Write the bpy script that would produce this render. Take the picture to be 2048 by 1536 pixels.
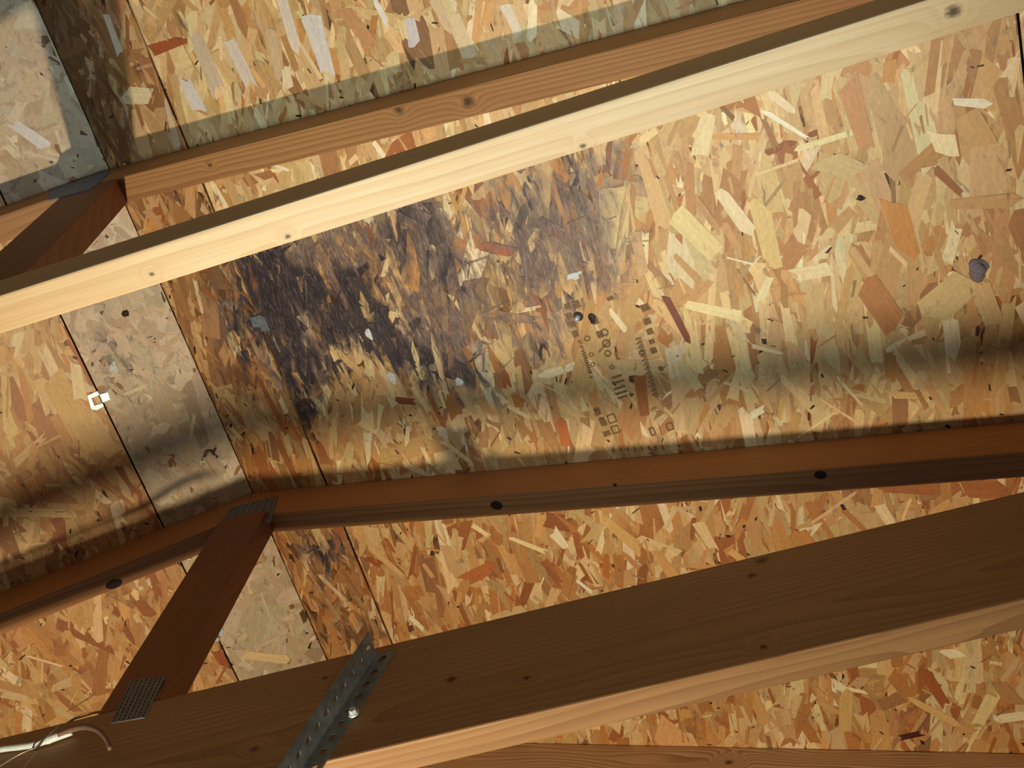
import bpy, bmesh, math
import numpy as np
from mathutils import Matrix, Vector

for o in list(bpy.data.objects):
    bpy.data.objects.remove(o)
SC = bpy.context.scene
COL = SC.collection

# ------------------------------------------------------------------ camera
CX, CY, F = 986.941, 724.821, 2229.345          # principal point and focal length on the 2048x1536 frame
RIGHT = np.array([0.958064, 0.286134, -0.015541])
UP = np.array([0.268535, -0.877565, 0.397202])
FWD = np.array([-0.100015, 0.384718, 0.9176])
cam_data = bpy.data.cameras.new('camera')
cam = bpy.data.objects.new('camera', cam_data)
COL.objects.link(cam)
cam_data.sensor_width = 36.0
cam_data.lens = F * 36.0 / 2048.0
cam_data.shift_x = (1024 - CX) / 2048.0
cam_data.shift_y = (CY - 768) / 2048.0
cam_data.clip_start = 0.01
cam.matrix_world = Matrix(((RIGHT[0], UP[0], -FWD[0], 0), (RIGHT[1], UP[1], -FWD[1], 0),
                           (RIGHT[2], UP[2], -FWD[2], 0), (0, 0, 0, 1)))
SC.camera = cam

# ------------------------------------------------------------------ world, lights, exposure
world = bpy.data.worlds.new('world')
SC.world = world
world.use_nodes = True
wbg = world.node_tree.nodes['Background']
wbg.inputs[0].default_value = (0.84, 0.91, 1.0, 1)
wbg.inputs[1].default_value = 0.065

def lamp(name, kind, loc, energy, color, size, target=None, **kw):
    l = bpy.data.lights.new(name, kind)
    l.energy = energy
    l.color = color
    l.shadow_soft_size = size
    for k, v in kw.items():
        setattr(l, k, v)
    o = bpy.data.objects.new(name, l)
    COL.objects.link(o)
    o.location = loc
    if target is not None:
        o.rotation_euler = (Vector(target) - Vector(loc)).to_track_quat('-Z', 'Y').to_euler()
    return o
lamp('work_lamp', 'POINT', (-0.67, 0.786, 0.12), 60, (1.0, 0.82, 0.60), 0.019)
lamp('flashlight', 'SPOT', (0.03, 0.222, -0.30), 66, (0.72, 0.89, 1.0), 0.02, (-0.02, 0.15, 1.15),
     spot_size=math.radians(55), spot_blend=1.0)

vs = SC.view_settings
vs.view_transform = 'Standard'
vs.look = 'None'
vs.gamma = 1.0
vs.exposure = -0.06
vs.use_curve_mapping = False

# ------------------------------------------------------------------ measured frame of the roof
XR, ZR = -0.66783, 1.72837                # ridge line (runs along Y)
SR, SL = 0.35877, 0.27234                 # slopes of the two roof halves
Y1, SP = 0.23338, 0.60495                 # first truss, spacing
Y2, Y3 = Y1 + SP, Y1 + 2 * SP - 0.0191
T = 0.0381
AR, AL = math.atan(SR), math.atan(SL)
U_SEAM_L = 0.15799 / math.cos(AL)
U_SEAM_R = 0.14669 / math.cos(AR)
U_SEAM_R2 = 1.21114 / math.cos(AR)

def ray(px, py):
    return RIGHT * ((px - CX) / F) + UP * (-(py - CY) / F) + FWD
def on_roof(px, py):
    """measured point -> (side, u, y): u along the slope from the ridge (negative on the left)"""
    v = ray(px, py)
    P = v * ((ZR + SR * XR) / (v[2] + SR * v[0]))
    if P[0] >= XR:
        return 'R', (P[0] - XR) / math.cos(AR), P[1]
    P = v * ((ZR - SL * XR) / (v[2] - SL * v[0]))
    return 'L', (P[0] - XR) / math.cos(AL), P[1]
def on_plane_y(px, py, Y):
    v = ray(px, py)
    return v * (Y / v[1])
def in_view(P, m=0):
    q = np.array([RIGHT @ P, UP @ P, FWD @ P])
    x, y = CX + F * q[0] / q[2], CY - F * q[1] / q[2]
    return -m < x < 2048 + m and -m < y < 1536 + m

def lin(c):
    return tuple((v / 255 / 12.92) if v / 255 <= .04045 else ((v / 255 + .055) / 1.055) ** 2.4 for v in c)

# ------------------------------------------------------------------ material helpers
class NT:
    def __init__(s, name):
        s.m = bpy.data.materials.new(name)
        s.m.use_nodes = True
        s.t = s.m.node_tree
        s.b = s.t.nodes['Principled BSDF']
    def n(s, typ, **kw):
        nd = s.t.nodes.new(typ)
        for k, v in kw.items():
            setattr(nd, k, v)
        return nd
    def link(s, a, b):
        s.t.links.new(a, b)
    def put(s, sock, v):
        if hasattr(v, 'is_linked') or hasattr(v, 'links'):
            s.link(v, sock)
        else:
            sock.default_value = v
    def math(s, op, a, b=0.0, c=None, clamp=False):
        nd = s.n('ShaderNodeMath', operation=op)
        nd.use_clamp = clamp
        s.put(nd.inputs[0], a); s.put(nd.inputs[1], b)
        if c is not None:
            s.put(nd.inputs[2], c)
        return nd.outputs[0]
    def vmath(s, op, a, b):
        nd = s.n('ShaderNodeVectorMath', operation=op)
        s.put(nd.inputs[0], a); s.put(nd.inputs[1], b)
        return nd.outputs['Value'] if op in ('LENGTH', 'DISTANCE', 'DOT_PRODUCT') else nd.outputs[0]
    def mix(s, f, a, b, mode='MIX'):
        nd = s.n('ShaderNodeMix', data_type='RGBA', blend_type=mode)
        s.put(nd.inputs[0], f); s.put(nd.inputs[6], a); s.put(nd.inputs[7], b)
        return nd.outputs[2]
    def noise(s, vec, scale, detail=3, rough=.55, dist=0):
        nd = s.n('ShaderNodeTexNoise')
        s.put(nd.inputs['Vector'], vec)
        nd.inputs['Scale'].default_value = scale
        nd.inputs['Detail'].default_value = detail
        nd.inputs['Roughness'].default_value = rough
        nd.inputs['Distortion'].default_value = dist
        return nd.outputs[0]
    def ramp(s, fac, stops):
        nd = s.n('ShaderNodeValToRGB')
        s.link(fac, nd.inputs[0])
        el = nd.color_ramp.elements
        while len(el) < len(stops):
            el.new(.5)
        for e, (p, c) in zip(el, stops):
            e.position = p
            e.color = (*c, 1) if len(c) == 3 else c
        return nd.outputs[0]
    def bump(s, h, strength, dist):
        nd = s.n('ShaderNodeBump')
        nd.inputs['Strength'].default_value = strength
        nd.inputs['Distance'].default_value = dist
        s.link(h, nd.inputs['Height'])
        s.link(nd.outputs[0], s.b.inputs['Normal'])
    def base(s, c, rough=.6, metal=0.0):
        s.put(s.b.inputs['Base Color'], c if not isinstance(c, tuple) else (*c, 1))
        s.put(s.b.inputs['Roughness'], rough)
        s.b.inputs['Metallic'].default_value = metal

def wood(name, early, late, blotch, rings=70, distort=1.0, knots=(), fibre=.35, rough=.62, centre=(0, .06, -.11), contrast=1.0):
    w = NT(name)
    tc = w.n('ShaderNodeTexCoord').outputs['Object']
    phase = None
    dark = None
    for (kx, ky, kz, kr) in knots:
        dv = w.vmath('SUBTRACT', tc, (kx, ky, kz))
        dv = w.vmath('MULTIPLY', dv, (.8, 1, 1))
        dd = w.vmath('LENGTH', dv, (0, 0, 0))
        dd = w.math('ADD', dd, w.math('MULTIPLY', w.math('SUBTRACT', w.noise(w.vmath('MULTIPLY', tc, (150, 260, 260)), 1.0, 3), .5), kr * 1.3))
        e = w.math('POWER', 2.718, w.math('MULTIPLY', w.math('POWER', w.math('DIVIDE', dd, kr * 2.6), 2), -1))
        phase = e if phase is None else w.math('ADD', phase, e)
        k = w.math('SUBTRACT', 1.25, w.math('DIVIDE', dd, kr), clamp=True)
        k = w.math('MULTIPLY', k, 1.15, clamp=True)
        k = w.math('MULTIPLY', k, .85)
        dark = k if dark is None else w.math('MAXIMUM', dark, k)
    v = w.vmath('SUBTRACT', tc, centre)
    v = w.vmath('MULTIPLY', v, (.03, 1, 1))
    warp = w.noise(w.vmath('MULTIPLY', tc, (1.6, 9, 9)), 1.0, 2)
    if phase is not None:
        warp = w.math('ADD', warp, w.math('MULTIPLY', phase, .5))
    cmb = w.n('ShaderNodeCombineXYZ')
    sh = w.math('MULTIPLY', warp, .035 * distort)
    w.link(sh, cmb.inputs[1]); w.link(sh, cmb.inputs[2])
    v = w.vmath('ADD', v, cmb.outputs[0])
    wv = w.n('ShaderNodeTexWave', wave_type='RINGS', rings_direction='X', wave_profile='SAW')
    w.link(v, wv.inputs['Vector'])
    wv.inputs['Scale'].default_value = rings
    wv.inputs['Distortion'].default_value = .6
    wv.inputs['Detail'].default_value = 2
    wv.inputs['Detail Scale'].default_value = 1.0
    ring = w.math('POWER', wv.outputs[1], 1.7)
    fib = w.noise(w.vmath('MULTIPLY', tc, (9, 420, 420)), 1.0, 3, .6)
    blot = w.noise(w.vmath('MULTIPLY', tc, (3, 16, 16)), 1.0, 3, .6)
    c = w.mix(w.math('MULTIPLY', ring, .8 * contrast), (*lin(early), 1), (*lin(late), 1))
    c = w.mix(w.math('MULTIPLY', w.math('SUBTRACT', blot, .42, clamp=True), 2.4, clamp=True), c, (*lin(blotch), 1))
    f = w.math('ADD', 1 - fibre * .5, w.math('MULTIPLY', fib, fibre))
    c = w.mix(1.0, c, f, 'MULTIPLY')
    if dark is not None:
        c = w.mix(dark, c, (*lin((46, 24, 14)), 1))
    w.base(c, rough)
    w.bump(w.math('ADD', fib, w.math('MULTIPLY', ring, .4)), .35, .0006)
    return w.m

def plain(name, rgb, rough=.6, metal=0.0, var=.15, scale=60):
    w = NT(name)
    tc = w.n('ShaderNodeTexCoord').outputs['Object']
    nz = w.noise(tc, scale, 4)
    a = tuple(min(1, v * (1 - var)) for v in lin(rgb))
    b = tuple(min(1, v * (1 + var)) for v in lin(rgb))
    w.base(w.ramp(nz, [(.3, a), (.7, b)]), rough, metal)
    return w.m

# oriented strand board: colour and stain come with each strand, the nodes add grain and mould streaks
def osb_material():
    w = NT('strand_wood')
    col = w.n('ShaderNodeAttribute', attribute_name='Col').outputs['Color']
    st = w.n('ShaderNodeAttribute', attribute_name='stain').outputs['Color']
    g = w.n('ShaderNodeAttribute', attribute_name='gco').outputs['Vector']
    tc = w.n('ShaderNodeTexCoord').outputs['Object']
    grain = w.noise(w.vmath('MULTIPLY', g, (34, 700, 1)), 1.0, 5, .72)
    broad = w.noise(w.vmath('MULTIPLY', g, (22, 200, 3)), 1.0, 3, .6)
    f = w.math('ADD', w.math('MULTIPLY', grain, .60), w.math('MULTIPLY', broad, .34))
    f = w.math('ADD', f, .55)
    c = w.mix(1.0, col, f, 'MULTIPLY')
    mott = w.noise(w.vmath('MULTIPLY', tc, (170, 110, 60)), 1.0, 6, .74)
    c = w.mix(1.0, c, w.math('ADD', .66, w.math('MULTIPLY', mott, .68)), 'MULTIPLY')
    sep = w.n('ShaderNodeSeparateColor')
    w.link(st, sep.inputs[0])
    streak = w.noise(w.vmath('MULTIPLY', tc, (55, 24, 30)), 1.0, 5, .68, .6)
    fine = w.noise(w.vmath('MULTIPLY', tc, (300, 62, 100)), 1.0, 5, .72, .8)
    s2 = w.math('ADD', w.math('MULTIPLY', streak, .6), w.math('MULTIPLY', fine, .4))
    def mask(sock, gain, off=1.14):
        a = w.math('SUBTRACT', w.math('ADD', sock, w.math('MULTIPLY', s2, 1.9)), off)
        return w.math('MULTIPLY', a, gain, clamp=True)
    brown = mask(sep.outputs[2], 3.0)
    c = w.mix(w.math('MULTIPLY', brown, .75), c, (*lin((92, 58, 34)), 1))
    grey = mask(sep.outputs[1], 2.6, 1.1)
    greycol = w.ramp(fine, [(.34, lin((58, 48, 48))), (.48, lin((104, 88, 82))), (.60, lin((146, 126, 112))), (.74, lin((206, 196, 182)))])
    c = w.mix(w.math('MULTIPLY', grey, .82), c, greycol)
    dark = mask(sep.outputs[0], 3.0, 1.06)
    darkcol = w.ramp(fine, [(.35, lin((22, 20, 28))), (.52, lin((46, 40, 46))), (.62, lin((84, 72, 72))), (.76, lin((140, 128, 124)))])
    c = w.mix(w.math('MULTIPLY', dark, .93), c, darkcol)
    w.base(c, .52)
    w.bump(grain, .3, .0005)
    return w.m
M_OSB = osb_material()

def core_material():
    w = NT('board_core')
    tc = w.n('ShaderNodeTexCoord').outputs['Object']
    v = w.vmath('MULTIPLY', tc, (60, 18, 40))
    vor = w.n('ShaderNodeTexVoronoi')
    w.link(v, vor.inputs['Vector'])
    vor.inputs['Scale'].default_value = 1
    sp = w.n('ShaderNodeSeparateColor')
    w.link(vor.outputs['Color'], sp.inputs[0])
    w.base(w.ramp(sp.outputs[0], [(0, lin((60, 36, 20))), (.4, lin((128, 86, 46))), (.7, lin((170, 122, 70))), (1, lin((196, 158, 104)))]), .6)
    return w.m
M_CORE = core_material()
M_FELT = plain('roofing_felt', (26, 22, 20), .9)
M_STEEL = plain('galvanised_steel', (128, 138, 142), .45, .45, .25, 90)
M_STEEL_LT = plain('bright_zinc', (205, 225, 228), .4, .35, .12, 120)
M_PLATE = plain('dull_galvanised_plate', (110, 118, 120), .6, .2, .3, 140)
M_PLATE_BL = plain('blue_grey_plate', (104, 122, 150), .55, .15, .2, 140)
M_SLOT = plain('punched_slot', (20, 18, 16), .8)
M_INK = plain('stamp_ink', (126, 96, 58), .7, 0, .3, 300)
M_WHITE = plain('white_cable_jacket', (206, 222, 216), .45, 0, .1, 200)
M_TIE = plain('tie_wire', (160, 146, 140), .35, .6, .2, 200)
M_CORD = plain('brown_cord', (120, 92, 74), .7, 0, .3, 300)
M_DAB = plain('pale_dab', (214, 216, 208), .7, 0, .2, 300)
M_LINT = plain('grey_lint', (120, 112, 116), .9, 0, .4, 500)
M_SPLINT = plain('splinter_wood', (196, 152, 100), .7, 0, .2, 300)

M_W_T = wood('truss_wood_orange', (200, 156, 100), (146, 100, 58), (172, 122, 78), 72, 1.0, knots=((.655, .010, -.0925, .007), (.559, .0, -.09, .006), (.249, .012, -.0925, .003)), contrast=1.0)
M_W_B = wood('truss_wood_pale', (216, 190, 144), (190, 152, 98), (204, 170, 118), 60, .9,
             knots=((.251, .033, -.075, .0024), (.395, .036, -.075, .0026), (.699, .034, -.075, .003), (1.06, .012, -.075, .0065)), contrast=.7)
M_W_L = wood('truss_wood_brown', (192, 134, 76), (140, 90, 46), (168, 118, 74), 64, 1.0, contrast=.9)
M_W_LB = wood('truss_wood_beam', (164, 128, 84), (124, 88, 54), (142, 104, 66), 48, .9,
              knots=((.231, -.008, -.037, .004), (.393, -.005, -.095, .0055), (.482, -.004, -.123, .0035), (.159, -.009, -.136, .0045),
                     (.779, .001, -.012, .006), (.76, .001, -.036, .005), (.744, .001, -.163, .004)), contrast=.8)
M_W_K = wood('post_wood', (140, 88, 52), (104, 60, 34), (120, 74, 42), 60, 1.2, contrast=.8)
M_W_M = wood('truss_wood_figured', (196, 158, 112), (120, 78, 46), (172, 128, 84), 46, 3.6, knots=((.734, 0, -.034, .006),), contrast=1.1)

# ------------------------------------------------------------------ object helpers
def tag(o, label=None, cat=None, group=None, kind=None):
    if label: o['label'] = label
    if cat: o['category'] = cat
    if group: o['group'] = group
    if kind: o['kind'] = kind
    return o
def link(name, me, mat=None, parent=None, mw=None):
    o = bpy.data.objects.new(name, me)
    COL.objects.link(o)
    if mat is not None:
        me.materials.append(mat)
    if parent is not None:
        o.parent = parent
    if mw is not None:
        o.matrix_local = mw
    return o
def empty(name, loc):
    o = bpy.data.objects.new(name, None)
    o.empty_display_size = .05
    COL.objects.link(o)
    o.location = loc
    return o
def bm_mesh(name, bm):
    me = bpy.data.meshes.new(name)
    bmesh.ops.recalc_face_normals(bm, faces=bm.faces)
    bm.to_mesh(me)
    bm.free()
    return me
def prism_bm(poly, y0, y1, fy=None, bevel=.0025):
    """polygon in (x, z) swept from y0 to y1; fy(x, z) is added to y"""
    bm = bmesh.new()
    fy = fy or (lambda x, z: 0)
    a = [bm.verts.new((x, y0 + fy(x, z), z)) for x, z in poly]
    b = [bm.verts.new((x, y1 + fy(x, z), z)) for x, z in poly]
    n = len(poly)
    bm.faces.new(a); bm.faces.new(b[::-1])
    for i in range(n):
        j = (i + 1) % n
        bm.faces.new((a[i], a[j], b[j], b[i]))
    if bevel:
        bmesh.ops.bevel(bm, geom=list(bm.edges), offset=bevel, segments=2, affect='EDGES', profile=.6)
    return bm
def member(name, poly, y0, y1, mat, parent, axis_angle, origin, fy=None, bevel=.0025):
    """a piece of lumber given in world (x, z); its local x axis runs along the grain"""
    bm = prism_bm(poly, y0, y1, fy, bevel)
    mw = Matrix.Translation(origin) @ Matrix.Rotation(axis_angle, 4, 'Y')
    bm.transform(mw.inverted())
    o = link(name, bm_mesh(name, bm), mat, parent)
    o.matrix_local = Matrix.Translation(-parent.location) @ mw
    return o
def tube_mesh(name, pts, r, n=8):
    bm = bmesh.new()
    P = [Vector(p) for p in pts]
    # Catmull-Rom refinement
    Q = []
    for i in range(len(P) - 1):
        p0, p1, p2, p3 = P[max(i - 1, 0)], P[i], P[i + 1], P[min(i + 2, len(P) - 1)]
        for k in range(5):
            t = k / 5
            Q.append(.5 * ((2 * p1) + (p2 - p0) * t + (2 * p0 - 5 * p1 + 4 * p2 - p3) * t * t + (3 * p1 - p0 - 3 * p2 + p3) * t ** 3))
    Q.append(P[-1])
    rings = []
    for i, q in enumerate(Q):
        d = (Q[min(i + 1, len(Q) - 1)] - Q[max(i - 1, 0)]).normalized()
        s = d.cross(Vector((.3, .2, .93))).normalized()
        u = d.cross(s)
        rr = r if not callable(r) else r(i / (len(Q) - 1))
        rings.append([bm.verts.new(q + rr * (math.cos(2 * math.pi * k / n) * s + math.sin(2 * math.pi * k / n) * u)) for k in range(n)])
    for a, b in zip(rings, rings[1:]):
        for k in range(n):
            bm.faces.new((a[k], a[(k + 1) % n], b[(k + 1) % n], b[k]))
    bm.faces.new(rings[0]); bm.faces.new(rings[-1][::-1])
    for f in bm.faces:
        f.smooth = True
    return bm_mesh(name, bm)

# ================================================================== roof deck and OSB panels
rng = np.random.default_rng(11)
MR = Matrix.Translation((XR, 0, ZR)) @ Matrix.Rotation(AR, 4, 'Y')
ML = Matrix.Translation((XR, 0, ZR)) @ Matrix.Rotation(-AL, 4, 'Y')
MRn, MLn = np.array(MR), np.array(ML)
YA, YB = -2.0, 3.4
UE = 2.6
TH = 0.0115                                            # board thickness

def deck():
    bm = bmesh.new()
    h0, h1 = TH + .0005, TH + .02
    rows = []
    for y in (YA, YB):
        pr = [MR @ Vector((UE, y, h0)), MR @ Vector((UE, y, h1)), Vector((XR, y, ZR + h1 * 1.05)),
              ML @ Vector((-UE, y, h1)), ML @ Vector((-UE, y, h0)), Vector((XR, y, ZR + h0 * 1.05))]
        rows.append([bm.verts.new(p) for p in pr])
    for i in range(6):
        j = (i + 1) % 6
        bm.faces.new((rows[0][i], rows[0][j], rows[1][j], rows[1][i]))
    for r in rows:
        bm.faces.new((r[0], r[1], r[2], r[5])); bm.faces.new((r[5], r[2], r[3], r[4]))
    return bm_mesh('ceiling', bm)
ceiling = link('ceiling', deck(), M_FELT)
tag(ceiling, 'underside of a gable roof sheathed in oriented strand board', kind='structure')

# ---- stains on the boards: centres measured on the photo, stored as (u, y) on the slope
PXM = 1340.0
def spots(rows):
    out = []
    for (x, y, rx, ry, rot, s) in rows:
        side, u, v = on_roof(x, y)
        # rx across, ry along the ridge-parallel direction
        out.append((side, u, v, rx / PXM, ry / PXM, math.radians(rot), s))
    return out
DARK = spots([(530, 560, 48, 62, 0, .85), (600, 585, 62, 36, 0, .95), (700, 600, 60, 52, 0, 1.0), (745, 655, 52, 42, 0, .95), (570, 700, 34, 80, 0, .75),
              (690, 645, 60, 36, 0, .8), (600, 790, 22, 62, 0, .7), (480, 545, 14, 70, 0, .75), (545, 640, 45, 60, 0, .8), (800, 700, 50, 40, 0, .6),
              (820, 480, 40, 60, 0, .55), (905, 545, 26, 40, 0, .6), (855, 720, 60, 40, 0, .55), (930, 740, 34, 40, 0, .5), (640, 720, 55, 36, 0, .5),
              (655, 1095, 50, 30, 0, .5), (1080, 390, 40, 40, 0, .4), (480, 690, 26, 40, 0, .55), (1140, 345, 18, 50, 0, .45), (1080, 690, 20, 30, 0, .5)])
GREY = spots([(1080, 420, 95, 80, 0, .78), (1185, 420, 42, 85, 0, .8), (1000, 450, 60, 50, 0, .55), (1110, 530, 70, 60, 0, .66), (1085, 680, 45, 45, 0, .68),
              (830, 480, 72, 100, 0, .85), (640, 490, 115, 55, 0, .72), (900, 545, 45, 60, 0, .75), (600, 720, 85, 62, 0, .8), (850, 690, 90, 75, 0, .82),
              (930, 730, 60, 70, 0, .75), (560, 600, 90, 100, 0, .75), (470, 640, 36, 60, 0, .6), (720, 640, 90, 70, 0, .7), (1150, 560, 45, 30, 0, .6),
              (1215, 500, 45, 70, 0, .5), (215, 700, 30, 40, 0, .6), (1110, 640, 40, 40, 0, .5), (1230, 330, 50, 50, 0, .4), (650, 1095, 62, 40, 0, .7), (950, 590, 30, 90, 0, .5)])
BROWN = spots([(825, 490, 75, 100, 0, .8), (700, 520, 120, 60, 0, .55), (880, 640, 90, 90, 0, .6), (1000, 560, 90, 60, 0, .45), (1090, 480, 90, 80, 0, .5),
               (1010, 640, 60, 60, 0, .4), (560, 560, 90, 90, 0, .5), (455, 600, 55, 80, 0, .6), (120, 60, 70, 90, 0, .75), (170, 170, 60, 110, 0, .75), (215, 270, 55, 60, 0, .7),
               (480, 760, 60, 70, 0, .5), (620, 720, 110, 60, 0, .5), (620, 1080, 60, 40, 0, .6), (720, 1270, 60, 40, 0, .6),
               (660, 1180, 60, 60, 0, .35), (420, 500, 60, 60, 0, .4), (230, 740, 18, 55, 0, .5), (250, 700, 14, 40, 0, .6),
               (850, 440, 70, 60, 0, .4), (800, 160, 40, 40, 0, .35)])
def stain_at(side, u, y):
    out = np.zeros((len(u), 3))
    for ch, rows in enumerate((DARK, GREY, BROWN)):
        a = np.zeros(len(u))
        for (s, cu, cv, ru, rv, rot, k) in rows:
            if s != side:
                continue
            d2 = ((u - cu) / ru) ** 2 + ((y - cv) / rv) ** 2
            a = np.maximum(a, k * np.exp(-(d2 ** 1.5) * .5))
        out[:, ch] = a
    return out

PAL = {
    'main': ([(228, 200, 142), (210, 174, 116), (198, 154, 94), (182, 128, 70), (158, 102, 54), (240, 222, 176), (124, 70, 38)],
             [.22, .32, .25, .12, .035, .05, .012]),
    'rip': ([(190, 148, 96), (168, 118, 66), (150, 100, 54), (206, 172, 118), (132, 84, 46), (222, 196, 150)],
            [.25, .25, .18, .18, .08, .06]),
    'grey': ([(200, 178, 140), (190, 168, 130), (206, 188, 154), (182, 156, 116), (214, 198, 164), (170, 140, 102)],
             [.30, .30, .18, .14, .05, .03]),
    'left': ([(214, 172, 108), (200, 152, 90), (184, 132, 74), (226, 194, 134), (160, 106, 58), (236, 214, 166)],
             [.28, .26, .18, .16, .07, .05]),
}
def strand_polys(n, bounds, L, W, ang_sd, wild, h):
    x0, x1, y0, y1 = bounds
    cx = rng.uniform(x0 - .01, x1 + .01, n); cy = rng.uniform(y0, y1, n)
    a = np.exp(rng.normal(math.log(L), .38, n)) / 2
    b = np.exp(rng.normal(math.log(W), .42, n)) / 2
    th = rng.normal(-.10, ang_sd, n)
    wl = rng.random(n) < wild
    th[wl] = rng.uniform(-math.pi / 2, math.pi / 2, wl.sum())
    return cx, cy, a, b, th, h
def ring_of(a, b, n):
    """six outline points of each strand in its own frame: (along, across)"""
    t1 = rng.uniform(.55, 1.0, n); t2 = rng.uniform(.55, 1.0, n)
    j = rng.uniform(-1, 1, (n, 6)) * np.minimum(a * .22, .009)[:, None]
    sk = rng.uniform(-.6, .6, n) * b
    al = np.stack([-a + j[:, 0] + sk, -a + j[:, 1] * 1.4, -a + j[:, 2] - sk, a + j[:, 3] - sk, a + j[:, 4] * 1.4, a + j[:, 5] + sk], 1)
    ac = np.stack([-b * t1, b * rng.uniform(-.3, .3, n), b * t1, b * t2, b * rng.uniform(-.3, .3, n), -b * t2], 1)
    return al, ac
def strands_arrays(cx, cy, a, b, th, h, bounds, col, side):
    n = len(cx)
    al, ac = ring_of(a, b, n)
    ct, s_ = np.cos(th)[:, None], np.sin(th)[:, None]
    # along -> mostly +y
    X = cx[:, None] + al * s_ + ac * ct
    Yv = cy[:, None] + al * ct - ac * s_
    X = np.clip(X, bounds[0], bounds[1]); Yv = np.clip(Yv, bounds[2], bounds[3])
    tilt = rng.normal(0, .012, n)[:, None]
    top = np.stack([X, Yv, -(h[:, None] + np.clip(ac * tilt, -.0003, .0003))], 2)
    bot = np.stack([X, Yv, np.full_like(X, .0002)], 2)
    V = np.concatenate([top, bot], 1)                      # n,12,3
    g = np.stack([al, ac, np.repeat(rng.uniform(0, 50, n)[:, None], 6, 1)], 2)
    g[:, :, 0] += rng.uniform(0, 20, n)[:, None]; g[:, :, 1] += rng.uniform(0, 20, n)[:, None]
    G = np.concatenate([g, g], 1)
    st = stain_at(side, V[:, :, 0].ravel(), V[:, :, 1].ravel()).reshape(n, 12, 3)
    st *= np.where(a * b > 6e-5, np.clip(rng.normal(1.0, .27, n), .15, 1.35), rng.uniform(.85, 1.3, n))[:, None, None]
    return V, G, st, col
FACES6 = [(0, 1, 2, 3, 4, 5)] + [(i, i + 6, (i + 1) % 6 + 6, (i + 1) % 6) for i in range(6)]
def strands_mesh(name, V, G, st, col):
    n = len(V)
    me = bpy.data.meshes.new(name)
    F = np.arange(n)[:, None] * 12
    loops = np.concatenate([np.concatenate([F + np.array(f)[None, :] for f in FACES6], 1)], 1)   # n, 6+24
    sizes = np.tile([6, 4, 4, 4, 4, 4, 4], n)
    starts = np.concatenate([[0], np.cumsum(sizes)[:-1]])
    me.vertices.add(n * 12); me.loops.add(n * 30); me.polygons.add(n * 7)
    me.vertices.foreach_set('co', V.reshape(-1).astype('f'))
    me.loops.foreach_set('vertex_index', loops.reshape(-1).astype('i'))
    me.polygons.foreach_set('loop_start', starts.astype('i'))
    me.polygons.foreach_set('loop_total', sizes.astype('i'))
    me.update(calc_edges=True)
    sf = me.attributes.new('sharp_face', 'BOOLEAN', 'FACE'); sf.data.foreach_set('value', np.ones(n * 7, dtype=bool))
    c = np.ones((n, 12, 4)); c[:, :, :3] = col[:, None, :]
    at = me.attributes.new('Col', 'FLOAT_COLOR', 'POINT'); at.data.foreach_set('color', c.reshape(-1).astype('f'))
    c = np.ones((n, 12, 4)); c[:, :, :3] = st
    at = me.attributes.new('stain', 'FLOAT_COLOR', 'POINT'); at.data.foreach_set('color', c.reshape(-1).astype('f'))
    at = me.attributes.new('gco', 'FLOAT_VECTOR', 'POINT'); at.data.foreach_set('vector', G.reshape(-1).astype('f'))
    me.materials.append(M_OSB)
    return me
WARM = np.array([lin(c) for c in ((196, 140, 76), (182, 122, 62), (206, 156, 92), (164, 100, 50))])
def warm_share(u, y):  # share of orange strands; its rise in the lower bay paints in warm light
    a = np.clip((y - .80) / .12, 0, 1) * .40
    b = np.clip((.42 - np.abs(u)) / .25, 0, 1) * np.clip((y - .55) / .2, 0, 1) * .45
    return np.maximum(np.maximum(a, b), .10)
def palette(key, n):
    cols, p = PAL[key]
    c = np.array([lin(x) for x in cols])[rng.choice(len(cols), n, p=np.array(p) / sum(p))]
    c = .78 * c + .22 * (np.array([lin(x) for x in cols]) * (np.array(p) / sum(p))[:, None]).sum(0)
    c = c * np.exp(rng.normal(0, .09, (n, 1))) * np.exp(rng.normal(0, .03, (n, 3)))
    return np.clip(c, .01, .95)

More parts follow.
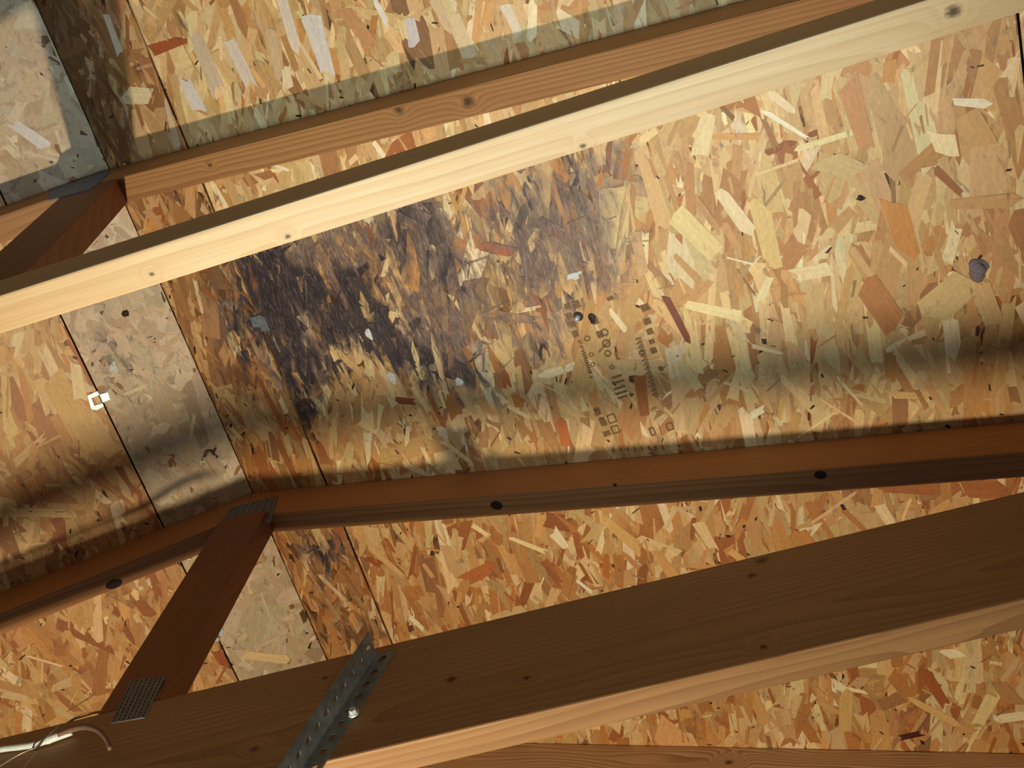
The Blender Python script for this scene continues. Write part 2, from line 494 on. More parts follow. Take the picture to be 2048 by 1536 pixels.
# strands that stand out on the photo: end points of the centre line, width, colour
HAND = [
 (1594,297,1709,263,17,(232,216,156)),(1898,202,1975,207,17,(240,230,196)),(1529,222,1621,279,10,(248,234,196)),(1543,186,1587,222,14,(236,216,170)),
 (1697,171,1734,297,42,(198,146,92)),(1416,232,1400,308,32,(234,212,156)),(1444,386,1498,461,30,(238,218,168)),(1785,400,1820,509,42,(204,142,72)),
 (1355,430,1433,506,44,(230,208,144)),(1519,410,1546,523,38,(228,198,128)),(1871,338,1926,390,14,(160,104,56)),(1650,320,1715,345,45,(206,180,122)),
 (1881,260,1895,308,40,(242,222,168)),(1782,120,1775,167,22,(206,150,80)),(1935,230,1960,300,60,(206,164,102)),(1905,408,2030,400,30,(204,160,104)),
 (1372,608,1474,630,24,(242,224,164)),(1330,590,1376,678,14,(126,70,46)),(1731,565,1789,649,58,(184,126,72)),(1860,625,1935,560,60,(218,190,130)),
 (1590,550,1665,535,35,(240,220,168)),(1540,555,1519,600,17,(240,224,170)),(1454,514,1505,527,5,(252,236,190)),(1570,610,1585,690,22,(234,208,148)),
 (1630,565,1632,660,40,(212,180,122)),(1600,870,1665,828,5,(248,220,160)),(1630,790,1727,852,7,(236,200,140)),(1500,832,1530,815,22,(248,234,196)),
 (1360,722,1400,780,26,(214,188,128)),(1437,760,1505,783,8,(230,206,150)),(720,545,765,615,42,(210,160,100)),(795,800,832,803,18,(138,72,42)),
 (1018,812,1065,838,14,(232,206,146)),(1280,755,1290,830,26,(166,102,48)),(1030,790,1040,812,25,(188,120,54)),(1122,840,1133,890,24,(196,112,56)),
 (1219,618,1252,660,18,(238,220,170)),(885,880,945,926,12,(240,210,146)),(845,893,862,930,16,(240,212,150)),(806,927,850,945,20,(240,214,156)),
 (830,775,860,825,20,(226,192,130)),(980,628,1070,640,28,(206,158,96)),(965,490,1030,505,35,(178,104,66)),(800,415,858,440,30,(116,70,50)),
 (297,103,366,79,27,(160,84,44)),(215,35,243,112,20,(220,204,178)),(625,40,655,140,50,(216,206,190)),(455,70,505,175,42,(218,202,178)),
 (368,155,400,220,34,(214,204,188)),(250,190,300,192,48,(218,198,152)),(572,135,580,175,27,(230,208,164)),(25,245,90,290,30,(218,212,200)),
 (565,0,595,100,30,(220,204,178)),(395,75,440,190,40,(206,182,148)),(820,35,830,90,28,(208,198,188)),(690,20,745,90,35,(196,142,92)),
 (750,0,775,45,18,(230,222,206)),(0,1385,60,1398,28,(216,186,132)),(103,1378,145,1360,25,(212,178,122)),(58,1312,126,1332,10,(236,206,148)),
 (495,1310,572,1318,28,(226,196,138)),(432,1300,450,1330,25,(164,88,44)),(640,1150,695,1203,14,(226,200,150)),(1022,1075,1097,1105,17,(250,222,162)),
 (1105,1060,1132,1092,30,(250,230,186)),(943,1048,980,1072,14,(248,220,160)),(930,1160,985,1132,45,(188,112,54)),(1152,1158,1182,1182,14,(248,234,200)),
 (817,1230,850,1260,18,(244,224,176)),(738,1090,810,1155,24,(216,174,112)),(890,1085,912,1150,30,(208,168,108)),(1210,1038,1278,1096,38,(222,178,106)),
 (1213,1110,1213,1151,18,(190,116,52)),(735,1115,765,1130,25,(158,84,48)),(1672,1373,1730,1383,14,(246,226,176)),(1693,1383,1690,1465,40,(212,172,102)),
 (1850,1345,1893,1412,28,(164,92,44)),(1826,1400,1912,1445,20,(220,178,110)),(1798,1475,1845,1465,16,(72,30,20)),(1893,1298,1920,1315,30,(246,226,180)),
 (1990,1438,2048,1430,25,(238,218,172)),(455,845,485,880,16,(214,190,140)),(400,470,440,560,26,(190,150,100)),(150,720,162,800,32,(236,214,158)),
 (40,735,62,840,18,(206,150,86)),(190,850,230,905,26,(216,178,116)),(1075,440,1130,470,26,(170,108,70)),(1040,470,1065,560,26,(190,150,110)),
 (1500,690,1560,705,10,(236,212,160)),(1960,560,1990,640,30,(214,178,122)),(1460,1100,1540,1160,26,(222,176,106)),(1600,1060,1640,1110,24,(200,134,70)),
 (1760,1010,1790,1060,28,(240,214,160)),(1310,1100,1370,1180,34,(214,162,94)),(1400,1050,1430,1100,30,(236,206,148)),(540,60,560,150,26,(206,176,132)),
 (905,30,940,110,30,(222,196,150)),(1010,10,1040,70,26,(226,210,180)),(870,0,900,60,22,(214,184,140)),(340,200,355,290,30,(200,176,140)),
]
PANELS = [  # key, side, u0, u1, palette, strand angle spread, share of stray strands, length, width
    ('main', 'R', U_SEAM_R + .002, U_SEAM_R2 - .0015, .27, .10, .080, .0225, 'wide oriented strand board panel with dark mould stain'),
    ('rip', 'R', .0012, U_SEAM_R - .002, .30, .12, .066, .018, 'narrow brownish strand board strip on the right of the ridge'),
    ('main', 'R', U_SEAM_R2 + .0015, 2.4, .36, .15, .078, .0225, 'strand board panel beyond the far right seam'),
    ('grey', 'L', -U_SEAM_L + .0015, -.0012, .9, .5, .060, .024, 'smooth grey beige strand board strip left of the ridge'),
    ('left', 'L', -2.4, -U_SEAM_L - .0015, .34, .13, .078, .0225, 'warm tan strand board panel at the far left'),
]
SY0, SY1 = -.30, 1.95                                        # stretch of the boards that gets strands
hand_pool, cand = [], []
panels = []
for (pal, side, u0, u1, sd, wild, SLn, SWd, label) in PANELS:
    bm = bmesh.new()
    vv = [bm.verts.new((x, y, z)) for x in (u0, u1) for y in (YA + .05, YB - .05) for z in (0, TH)]
    for f in ((0, 1, 3, 2), (4, 6, 7, 5), (0, 4, 5, 1), (2, 3, 7, 6), (0, 2, 6, 4), (1, 5, 7, 3)):
        bm.faces.new([vv[i] for i in f])
    pn = link('osb_panel', bm_mesh('osb_panel', bm), M_CORE, ceiling)
    pn.matrix_local = MR if side == 'R' else ML
    pn['label'] = label
    s0, s1 = max(u0, -.95), min(u1, 1.62)
    bounds = (s0, s1, SY0, SY1)
    area = (s1 - s0) * (SY1 - SY0)
    panels.append((pn, side, bounds, u0, u1))
    groups = []
    k = 1.0
    n = int(area * 2600 * k)
    groups.append((strand_polys(n, bounds, SLn, SWd, sd, wild, rng.uniform(.0002, .0012, n)), palette(pal, n)))
    n = int(area * 1200)
    groups.append((strand_polys(n, bounds, SLn * .55, SWd * .55, sd * 1.2, wild * 1.5, rng.uniform(.0004, .0014, n)), palette(pal, n)))
    n = int(area * 560)
    groups.append((strand_polys(n, bounds, .026, .0034, sd * 1.5, .3, rng.uniform(.0009, .00155, n)), np.clip(palette(pal, n) * rng.choice([.6, .9, 1.15], n, p=[.22, .33, .45])[:, None], .01, .9)))
    n = int(area * 170)                                        # small dark voids and bark flecks
    groups.append((strand_polys(n, bounds, .0065, .0028, 1.2, .5, rng.uniform(.0013, .0016, n)), np.tile(np.array(lin((48, 28, 18))), (n, 1))))
    if pal != 'grey':
        for pp, col in groups[:3]:
            pick = rng.random(len(col)) < warm_share(pp[0], pp[1])
            col[pick] = WARM[rng.integers(0, len(WARM), pick.sum())] * np.exp(rng.normal(0, .08, (pick.sum(), 1)))
    arrs = []
    Mn = MRn if side == 'R' else MLn
    for gi, (pp, col) in enumerate(groups):
        cx, cy, a, b, th, h = pp
        keep = np.ones(len(cx), bool)
        if gi == 0:                                            # big strands lying on top in view become parts of their own
            for i in np.where(h > .00085)[0]:
                P = Mn @ np.array([cx[i], cy[i], 0, 1])
                if in_view(P[:3], -20) and s0 + b[i] < cx[i] < s1 - b[i]:
                    cand.append((a[i] * b[i] * (h[i] / .001) ** 2, len(panels) - 1, tuple(x[i] for x in (cx, cy, a, b, th, h)), col[i]))
                    keep[i] = False
        arrs.append([pp, col, keep, gi])
    panels[-1] = panels[-1] + (arrs,)
cand.sort(key=lambda r: -r[0])
N_HAND = len(HAND)
single, back = cand[:298 - N_HAND], cand[298 - N_HAND:]
def panel_of(side, u):
    for i, p in enumerate(panels):
        if p[1] == side and p[3] <= u <= p[4]:
            return i
    return None
def strand_object(pi, cx, cy, a, b, th, h, col):
    pn, side, bounds = panels[pi][:3]
    A = [np.array([v]) for v in (cx, cy, a, b, th, h)]
    V, G, st, c = strands_arrays(*A, bounds, np.array([col]), side)
    V = V - np.array([cx, cy, 0])
    o = link('strand', strands_mesh('strand', V, G, st, c), None, pn)
    o.location = (cx, cy, 0)
for (_, pi, pp, col) in single:
    strand_object(pi, *pp, col)
for (x0, y0, x1, y1, wpx, col) in HAND:
    sa, ua, va = on_roof(x0, y0); sb, ub, vb = on_roof(x1, y1)
    sm, um, vm = on_roof((x0 + x1) / 2, (y0 + y1) / 2)
    pi = panel_of(sm, um)
    if pi is None or sa != sb:
        continue
    Lh = math.hypot(ub - ua, vb - va) / 2
    th = math.atan2(ub - ua, vb - va)
    strand_object(pi, um, vm, Lh, wpx / PXM / 2, th, rng.uniform(.0015, .0018), np.clip(np.array(lin(col)), 0, .9))
for pi, (pn, side, bounds, u0, u1, arrs) in enumerate(panels):
    Vs = []
    for pp, col, keep, gi in arrs:
        q = [x[keep] for x in pp]
        Vs.append(strands_arrays(*q, bounds, col[keep], side))
    bk = [(pp, col) for (_, p_, pp, col) in back if p_ == pi]
    if bk:
        q = [np.array([pp[k] for pp, _ in bk]) for k in range(6)]
        Vs.append(strands_arrays(*q, bounds, np.array([c for _, c in bk]), side))
    V, G, st, c = [np.concatenate([v[k] for v in Vs]) for k in range(4)]
    o = link('surface_strands', strands_mesh('surface_strands', V, G, st, c), None, pn)
    o['kind'] = 'stuff'

# ink stamp printed on the wide panel: small squares, rings and bars in rows along the board
def stamp():
    bm = bmesh.new()
    HZ = -.00195
    def quad(pts):
        bm.faces.new([bm.verts.new((u, v, HZ)) for u, v in pts])
    def uv(px, py):
        return on_roof(px, py)[1:]
    ax = np.array([.40, .92]); ac = np.array([.92, -.30])           # directions of the print on the photo
    def box(px, py, l, w):
        c = np.array([px, py])
        quad([uv(*(c + sx * ax * l / 2 + sy * ac * w / 2)) for sx, sy in ((-1, -1), (1, -1), (1, 1), (-1, 1))])
    def ring(px, py, l, w, t=.38):
        c = np.array([px, py]); n = 12
        o = [uv(*(c + ax * l / 2 * math.cos(k * 2 * math.pi / n) + ac * w / 2 * math.sin(k * 2 * math.pi / n))) for k in range(n)]
        i = [uv(*(c + (1 - t) * (ax * l / 2 * math.cos(k * 2 * math.pi / n) + ac * w / 2 * math.sin(k * 2 * math.pi / n)))) for k in range(n)]
        for k in range(n):
            quad([o[k], o[(k + 1) % n], i[(k + 1) % n], i[k]])
    def frame(px, py, l, w, t=2.4):
        c = np.array([px, py])
        for s in (-1, 1):
            d = c + ax * s * l / 2; box(d[0], d[1], t, w)
            d = c + ac * s * w / 2; box(d[0], d[1], l, t)
    for x, y, l, w in ((1135, 612, 11, 11), (1139, 631, 12, 12), (1145, 648, 11, 12), (1151, 667, 13, 12), (1153, 608, 15, 15), (1190, 640, 16, 14),
                       (1200, 668, 14, 12), (1221, 596, 8, 14), (1291, 614, 14, 17), (1295, 642, 13, 15), (1300, 662, 12, 13), (1304, 682, 9, 11), (1308, 700, 12, 13),
                       (1195, 822, 16, 12), (1206, 842, 18, 12), (1214, 866, 10, 14), (1322, 736, 9, 9)):
        box(x, y, l, w)
    for x, y, l, w in ((1175, 676, 12, 13), (1210, 664, 16, 16), (1213, 686, 17, 18), (1216, 706, 14, 15), (1183, 708, 9, 10), (1186, 728, 9, 10), (1284, 704, 10, 13), (1224, 733, 10, 10)):
        ring(x, y, l, w)
    for x, y, l, w in ((1234, 752, 4, 22), (1237, 763, 4, 26), (1240, 774, 4, 24), (1243, 784, 4, 26), (1245, 793, 4, 20)):
        box(x, y, l, w)
    for i in range(7):                                              # small lettering beside the rings
        box(1160 + i * 3.2, 682 + i * 9.5, 3.4, 7); box(1163 + i * 3.2, 686 + i * 9.5, 2.4, 6)
    for i in range(14):
        box(1277 + i * 2.6, 676 + i * 8.6, 2.6, 13); box(1280 + i * 2.6, 680 + i * 8.6, 2.2, 8)
    for i in range(6):
        box(1168 + i * 3, 706 + i * 9.5, 3, 6)
    frame(1224, 836, 16, 15); frame(1231, 858, 14, 14); frame(1305, 862, 15, 9); frame(1340, 852, 14, 12)
    for x in range(1228, 1330, 14):
        box(x, 899 - (x - 1228) * .06, 9, 3)
    return bm_mesh('ink_stamp', bm)
link('ink_stamp', stamp(), M_INK, panels[0][0])

# ================================================================== trusses
def ypart(yaw, xref, shear, z0):
    return lambda x, z: yaw * (x - xref) + shear * (z0 - z)
DL_ = lambda dep, s: dep * math.sqrt(1 + s * s)
XE_R, XE_L = 1.25, -1.85
CLR = .0022                                                    # strand relief under the boards

def plate(name, parent, corners, Y, th, mat, slots=0, fy=None):
    """a toothed connector plate lying on a near face; corners are measured points"""
    P = [on_plane_y(x, y, Y) for x, y in corners]
    bm = bmesh.new()
    a = [bm.verts.new((p[0], p[1] - th, p[2])) for p in P]
    b = [bm.verts.new((p[0], p[1] + .0004, p[2])) for p in P]
    bm.faces.new(a); bm.faces.new(b[::-1])
    for i in range(len(P)):
        j = (i + 1) % len(P)
        bm.faces.new((a[i], a[j], b[j], b[i]))
    o = link(name, bm_mesh(name, bm), mat, parent)
    o.matrix_local = Matrix.Translation(-parent.location)
    if slots:
        bs = bmesh.new()
        q = [np.array(p) for p in (P[0], P[1], P[2], P[3])]
        nu, nv = slots
        for i in range(nu):
            for j in range(nv):
                s, t = (i + .5 + (.25 if j % 2 else 0)) / (nu + .25), (j + .5) / nv
                c = (q[0] * (1 - s) + q[1] * s) * (1 - t) + (q[3] * (1 - s) + q[2] * s) * t
                e1 = q[1] - q[0]; e1 = e1 / np.linalg.norm(e1) * .0017
                e2 = q[3] - q[0]; e2 = e2 / np.linalg.norm(e2) * .0007
                y_ = c[1] - th - .0004
                lo = [bs.verts.new((c[0] + sx * e1[0] + sy * e2[0], y_, c[2] + sx * e1[2] + sy * e2[2])) for sx, sy in ((-1, -1), (1, -1), (1, 1), (-1, 1))]
                hi = [bs.verts.new((v.co.x, c[1] - th * .5, v.co.z)) for v in lo]
                bs.faces.new(lo)
                for k in range(4):
                    bs.faces.new((lo[k], lo[(k + 1) % 4], hi[(k + 1) % 4], hi[k]))
        s_ = link('punched_slots', bm_mesh('punched_slots', bs), M_SLOT, o)
        s_['kind'] = 'stuff'
    return o

def truss(label, y, depR, depL, yT, hb, db, yaw, tilt, yo, kt, kw, kx, mats):
    m_top, m_bot, m_post = mats
    t = empty('roof_truss', (XR, y, ZR - hb - db))
    tag(t, label, 'roof truss', 'roof trusses under the sheathing')
    dR, dL = DL_(depR, SR), DL_(depL, SL)
    zt = ZR - CLR
    L = XE_R - XR
    member('top_chord', [(XR, zt), (XE_R, zt - SR * L), (XE_R, zt - SR * L - dR), (XR, zt - dR)], y, y + T, m_top, t, AR, (XR, y, zt), ypart(yT, XR, 0, 0))
    L2 = XR - XE_L
    member('top_chord', [(XR, zt), (XR, zt - dL), (XE_L, zt - SL * L2 - dL), (XE_L, zt - SL * L2)], y, y + T, m_top, t, -AL, (XR, y, zt))
    xm = XR + .7
    zb = ZR - hb
    z0 = lambda x: zb + tilt * (x - xm)
    member('bottom_chord', [(XE_L, z0(XE_L)), (XE_R, z0(XE_R)), (XE_R, z0(XE_R) - db), (XE_L, z0(XE_L) - db)], y + yo, y + yo + T, m_bot, t,
           0, (XR, y + yo, zb), ypart(yaw, xm, 0, 0))
    # king post between the ridge and the bottom chord
    def px(side, z):
        return XR + kx + side * kw / 2 + kt * (ZR - z)
    xl, xr_ = px(-1, zt - dL), px(1, zt - dR)
    poly = [(px(-1, zb), z0(px(-1, zb)) + .0003), (px(1, zb), z0(px(1, zb)) + .0003), (xr_, zt - dR - SR * max(0, xr_ - XR) - .0003), (XR, zt - max(dR, dL) - .0003),
            (xl, zt - dL - SL * max(0, XR - xl) - .0003)]
    yaw_post = yaw * (XR - xm)
    sh = (yo + yaw_post) / hb
    member('king_post', poly, y, y + T, m_post, t, math.pi / 2, (XR, y, ZR), ypart(0, 0, sh, ZR))
    return t

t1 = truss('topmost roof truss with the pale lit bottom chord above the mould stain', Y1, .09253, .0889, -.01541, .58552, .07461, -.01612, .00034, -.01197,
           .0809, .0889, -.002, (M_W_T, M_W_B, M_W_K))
t2 = truss('middle brown roof truss carrying the perforated steel angle', Y2, .07566, .07566, -.00438, .59213, .18332, .01736, .00061, -.02699,
           -.07925, .0889, .0095, (M_W_L, M_W_LB, M_W_K))
t3 = truss('lowest roof truss whose figured knotty top chord just enters the frame', Y3, .0889, .0889, 0, .60, .0889, 0, 0, 0,
           0, .0889, 0, (M_W_M, M_W_LB, M_W_K))
def knot(parent, px, py, h, r, squash=.8):
    """a dark knot in the underside of a top chord, h below the boards"""
    side = on_roof(px, py)[0]
    M = MR if side == 'R' else ML
    n = np.array(M)[:3, 2]
    v = ray(px, py)
    P = v * ((np.array([XR, 0, ZR]) @ n - h) / (v @ n))
    bm = bmesh.new()
    bmesh.ops.create_uvsphere(bm, u_segments=14, v_segments=6, radius=1)
    bmesh.ops.scale(bm, vec=(r, r * squash, .0010), verts=bm.verts)
    for f in bm.faces:
        f.smooth = True
    o = link('knot', bm_mesh('knot', bm), M_KNOT, parent)
    o.matrix_local = Matrix.Translation(-parent.location) @ Matrix.Translation(P) @ M.to_3x3().to_4x4()
M_KNOT = plain('dark_knot', (44, 22, 14), .6, 0, .4, 400)
HK = .07566 + CLR
knot(t2, 1641, 950, HK, .0085); knot(t2, 993, 1011, HK, .0100); knot(t2, 228, 1168, HK, .014, .6); knot(t2, 1230, 970, HK, .003)

plate('connector_plate', t2, [(424, 1070), (462, 1016), (556, 993), (541, 1046), (452, 1066)], Y2 - .0005, .0012, M_PLATE, (9, 7))
plate('connector_plate', t2, [(222, 1448), (262, 1362), (330, 1353), (290, 1436)], Y2 - .0393, .0012, M_PLATE, (12, 7))
plate('connector_plate', t1, [(97, 402), (97, 384), (217, 341), (213, 353), (182, 379)], Y1 - .0005, .0012, M_PLATE_BL)

# ================================================================== hardware
def roof_prism(name, rows, h0, h1, mat, parent=None):
    """flat bits on the boards: list of measured polygons, raised from h0 to h1 below the board"""
    bm = bmesh.new()
    for poly in rows:
        side = on_roof(*poly[0])[0]
        M = MR if side == 'R' else ML
        q = []
        for x, y in poly:
            v = ray(x, y)
            P = v * ((ZR + SR * XR) / (v[2] + SR * v[0])) if side == 'R' else v * ((ZR - SL * XR) / (v[2] - SL * v[0]))
            l = M.inverted() @ Vector(P)
            q.append((l.x, l.y))
        a = [bm.verts.new(M @ Vector((u, v, -h0))) for u, v in q]
        b = [bm.verts.new(M @ Vector((u, v, -h1))) for u, v in q]
        bm.faces.new(a[::-1]); bm.faces.new(b)
        for i in range(len(q)):
            j = (i + 1) % len(q)
            bm.faces.new((a[i], a[j], b[j], b[i]))
    c = sum((v.co for v in bm.verts), Vector()) / len(bm.verts)
    bm.transform(Matrix.Translation(-c))
    o = link(name, bm_mesh(name, bm), mat, parent)
    o.location = c
    return o
def clip_thing(label, ring_rows, tab_rows):
    r = roof_prism('sheathing_clip', ring_rows, .0005, .0036, M_STEEL_LT)
    tag(r, label, 'clip', 'steel clips in the board seams')
    if tab_rows:
        tb = roof_prism('clip_tab', tab_rows, .0005, .0034, M_STEEL_LT)
        loc = tb.location.copy()
        tb.parent = r
        tb.location = loc - r.location
    return r
clip_thing('bright square steel clip in the dark seam left of the ridge',
           [[(175, 790), (195, 781), (199, 788), (183, 795)], [(175, 790), (183, 795), (189, 810), (183, 817)],
            [(183, 817), (189, 810), (205, 805), (208, 811), (194, 819)]],
           [[(199, 788), (216, 783), (221, 797), (206, 804)]])
clip_thing('dull grey steel clip in the mouldy seam right of the ridge',
           [[(502, 634), (521, 628), (530, 632), (536, 645), (542, 658), (527, 661), (521, 652), (508, 653)]], None).data.materials[0] = M_STEEL
clip_thing('small bluish steel clip peeking out beside the king post',
           [[(437, 1262), (442, 1254), (447, 1258), (446, 1268), (439, 1271)], [(430, 1276), (438, 1272), (438, 1280), (431, 1282)]], None)

# perforated steel angle hanging from the middle truss
def slotted_angle():
    fy = lambda x: Y2 - .02699 + .01736 * (x - (XR + .7)) - .0006
    Yf = fy(-.33)
    A = on_plane_y(751, 1311, Yf); B = on_plane_y(605, 1536, Yf)
    A[1] = B[1] = Yf
    d = (B - A) / np.linalg.norm(B - A)
    Rr = on_plane_y(792, 1304, Yf); Rr[1] = Yf
    across = np.cross(np.array([0, 1.0, 0]), d); across /= np.linalg.norm(across)
    if across[0] < 0: across = -across
    W1 = abs((Rr - A) @ across)
    out = np.array([0, -1.0, 0])
    W2 = .034
    th = .0022
    Ltot = .30
    skew1 = (Rr - A) @ d
    th_ang = empty('slotted_angle', A + d * Ltot)
    tag(th_ang, 'grey perforated steel angle bolted to the middle truss', 'bracket')
    pitch = .0212
    def flange(name, e, width, n_dir, hole_c, ha, hb_, skew, first):
        bm = bmesh.new()
        n = int(Ltot / pitch)
        NS = 16
        def pt(s, w, k):                          # s along, w across, k thickness
            return Vector(A + d * (s + skew * (w / width) * max(0, 1 - s / pitch)) + e * w + n_dir * k)
        for i in range(n):
            s0, s1 = i * pitch, (i + 1) * pitch
            sc, wc = (s0 + s1) / 2 + first, hole_c
            hole, outer = [], []
            for k in range(NS):
                a = 2 * math.pi * (k + .5) / NS
                hole.append((sc + ha * math.cos(a), wc + hb_ * math.sin(a)))
                ca, sa = math.cos(a), math.sin(a)
                # push to the cell border
                f = min(((s1 - s0) / 2 - first * (1 if ca > 0 else -1)) / max(abs(ca), 1e-6), ((width - wc) if sa > 0 else wc) / max(abs(sa), 1e-6))
                outer.append((sc + ca * f, wc + sa * f))
            crn = [(s1, width), (s0, width), (s0, 0), (s1, 0)]
            for kk in (0, th):
                hv = [bm.verts.new(pt(s, w, kk)) for s, w in hole]
                ov = [bm.verts.new(pt(s, w, kk)) for s, w in outer]
                for k in range(NS):
                    j = (k + 1) % NS
                    bm.faces.new((hv[k], hv[j], ov[j], ov[k]))
                    # corner fill where the ring jumps from one border to another
                    p, q = outer[k], outer[j]
                    if abs(p[0] - q[0]) > 1e-7 and abs(p[1] - q[1]) > 1e-7:
                        cx_ = max((p[0], q[0]), key=lambda v: abs(v - sc)); cw_ = max((p[1], q[1]), key=lambda v: abs(v - wc))
                        bm.faces.new((ov[k], ov[j], bm.verts.new(pt(cx_, cw_, kk))))
                if kk == 0: h_low = hv
            for k in range(NS):
                j = (k + 1) % NS
                bm.faces.new((h_low[k], h_low[j], hv[j], hv[k]))
        # rims
        for (sa, wa, sb, wb) in ((0, 0, 0, width), (0, width, n * pitch, width), (n * pitch, width, n * pitch, 0), (n * pitch, 0, 0, 0)):
            bm.faces.new([bm.verts.new(pt(*c)) for c in ((sa, wa, 0), (sb, wb, 0), (sb, wb, th), (sa, wa, th))])
        bmesh.ops.remove_doubles(bm, verts=bm.verts, dist=1e-6)
        o = link(name, bm_mesh(name, bm), M_STEEL, th_ang)
        o.matrix_local = Matrix.Translation(-th_ang.location)
    flange('flange', across, W1, out, W1 * .60, .0056, .0040, skew1, 0)
    flange('flange', out, W2, across, W2 * .55, .0050, .0034, -.004, .0008)
    # bolt with washer through the flange lying on the truss
    c = on_plane_y(708, 1427, Yf - th)
    for nm, r, h, seg in (('washer', .0068, .0014, 20), ('bolt_head', .0048, .0055, 6)):
        bm = bmesh.new()
        bmesh.ops.create_cone(bm, cap_ends=True, segments=seg, radius1=r, radius2=r * .94, depth=h)
        bm.transform(Matrix.Translation((c[0], Yf - th - h / 2 - (.0014 if nm == 'bolt_head' else 0), c[2])) @ Matrix.Rotation(math.pi / 2, 4, 'X'))
        o = link(nm, bm_mesh(nm, bm), M_STEEL_LT, th_ang)
        o.matrix_local = Matrix.Translation(-th_ang.location)
    return th_ang, A + d * Ltot
angle, angle_end = slotted_angle()

# unseen steel track added below the frame to throw the soft shadow band
bm = prism_bm([(-1.9, .485), (1.25, .485), (1.25, .515), (-1.9, .515)], .7515, .7785, None, .002)
track = link('shadow_track', bm_mesh('shadow_track', bm), M_STEEL, angle)
track.matrix_local = Matrix.Translation(-angle.location)
track['label'] = 'long unseen steel track added to cast the soft band on the boards'

# cable, tie and cord at the lower left, on the near face of the middle bottom chord
YC = Y2 - .02699 - .0225
def cpt(x, y, dy=0):
    return tuple(on_plane_y(x, y, YC + dy))
cable = link('cable', tube_mesh('cable', [cpt(-260, 1540), cpt(-120, 1520), cpt(0, 1499), cpt(40, 1494), cpt(75, 1488), cpt(110, 1475), cpt(143, 1463)],
             lambda t: .0052 if t > .75 else .0040), M_WHITE)
tag(cable, 'white cable lying along the middle bottom chord at the lower left', 'cable')
tie = link('tie_wire', tube_mesh('tie_wire', [cpt(-30, 1552, -.008), cpt(0, 1532, -.008), cpt(40, 1508, -.008), cpt(72, 1494, -.008), cpt(84, 1482, -.008), cpt(100, 1468, -.006), cpt(124, 1448, -.004)], .0011, 6), M_TIE)
tag(tie, 'thin twisted wire knotted around the white cable', 'wire')
for pts in ([(66, 1496), (70, 1486), (78, 1479), (86, 1474)], [(72, 1500), (78, 1492), (84, 1484), (88, 1477)], [(74, 1502), (62, 1516), (48, 1534), (40, 1550)]):
    tw = link('wrap', tube_mesh('wrap', [cpt(x, y, -.010) for x, y in pts], .0012, 6), M_TIE, tie)
cord = link('cord', tube_mesh('cord', [cpt(118, 1470, -.002), cpt(145, 1459, -.004), cpt(172, 1454, -.008), cpt(196, 1461, -.01), cpt(212, 1478, -.008), cpt(220, 1498, -.004)],
            lambda t: .0042 - .0014 * t), M_CORD)
tag(cord, 'short brown curled cord end beside the white cable', 'cord')
spl = link('wood_splinter', tube_mesh('wood_splinter', [cpt(120, 1456, .01), cpt(150, 1437, .01), cpt(180, 1427, .01), cpt(214, 1421, .012)], lambda t: .0022 * (1 - abs(t - .5)), 5), M_SPLINT)
tag(spl, 'thin pale wood splinter on the chord edge above the cable', 'splinter')

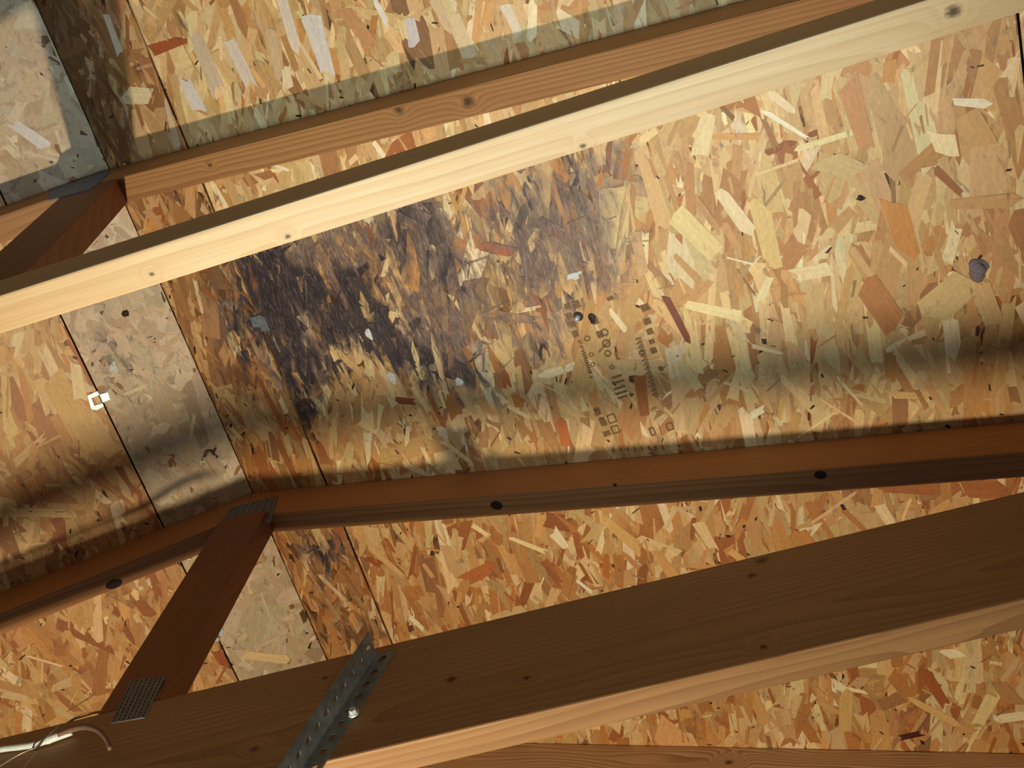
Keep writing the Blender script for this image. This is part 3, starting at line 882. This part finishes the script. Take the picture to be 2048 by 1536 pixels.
# ================================================================== nails, dabs and debris on the boards
def blob(name, px, py, r, mat, label, cat, group=None, flat=.45, seed=0, stretch=1.0):
    side, u, v = on_roof(px, py)
    M = MR if side == 'R' else ML
    bm = bmesh.new()
    bmesh.ops.create_icosphere(bm, subdivisions=3, radius=1)
    g = np.random.default_rng(seed)
    k = g.normal(0, 1, (5, 3)) * 2.4; ph = g.uniform(0, 6, 5)
    for vv in bm.verts:
        p = np.array(vv.co)
        s = 1 + .26 * sum(math.sin(k[i] @ p + ph[i]) for i in range(5)) / 1.6
        vv.co = Vector((p[0] * r * s, p[1] * r * s * stretch, p[2] * r * flat * s))
    for f in bm.faces: f.smooth = True
    o = link(name, bm_mesh(name, bm), mat)
    o.matrix_world = M @ Matrix.Translation((u, v, -.0012))
    return tag(o, label, cat, group)
def nail(px, py, label):
    side, u, v = on_roof(px, py)
    M = MR if side == 'R' else ML
    bm = bmesh.new()
    bmesh.ops.create_cone(bm, cap_ends=True, segments=14, radius1=.0030, radius2=.0042, depth=.012)
    for f in bm.faces: f.smooth = True
    o = link('nail_tip', bm_mesh('nail_tip', bm), M_STEEL_LT)
    o.matrix_world = M @ Matrix.Translation((u, v, -.0062))
    tag(o, label, 'nail')
    bm = bmesh.new()
    bmesh.ops.create_cone(bm, cap_ends=True, segments=16, radius1=.0065, radius2=.0075, depth=.0012)
    r = link('rust_ring', bm_mesh('rust_ring', bm), M_KNOT, o)
    r.location = (0, 0, .0044)
nail(1157, 632, 'shiny nail tip in a dark ring beside the ink stamp')
blob('paint_dab', 785, 758, .0058, M_DAB, 'small white dab at the lower left edge of the dark mould', 'dab', None, .2, 1, 1.5)
blob('paint_dab', 919, 764, .0072, M_DAB, 'larger pale dab at the lower right edge of the mould', 'dab', None, .2, 2, 1.1)
blob('paint_dab', 228, 735, .006, M_DAB, 'white dab above the bright square clip', 'dab', None, .25, 3, 1.5)
blob('paint_dab', 738, 668, .0042, M_DAB, 'thin bluish white dab inside the dark mould', 'dab', None, .2, 5, 2.4)
blob('pale_crust', 1150, 550, .011, M_DAB, 'whitish crust on the board just above the ink stamp', 'crust', None, .12, 9, .7)
blob('lint_clump', 1957, 537, .011, M_LINT, 'grey fuzzy clump stuck to the board at right', 'debris', None, .5, 4, 1.2)
blob('bark_chip', 252, 626, .0055, M_KNOT, 'small round dark chip on the grey beige strip', 'chip', None, .3, 6, 1.0)
blob('bark_chip', 1186, 640, .006, M_KNOT, 'black speck right beside the shiny nail tip', 'chip', None, .3, 7, 1.2)
blob('bark_chip', 1722, 396, .0045, M_KNOT, 'tiny black speck in the pale strands at upper right', 'chip', None, .3, 8, .7)
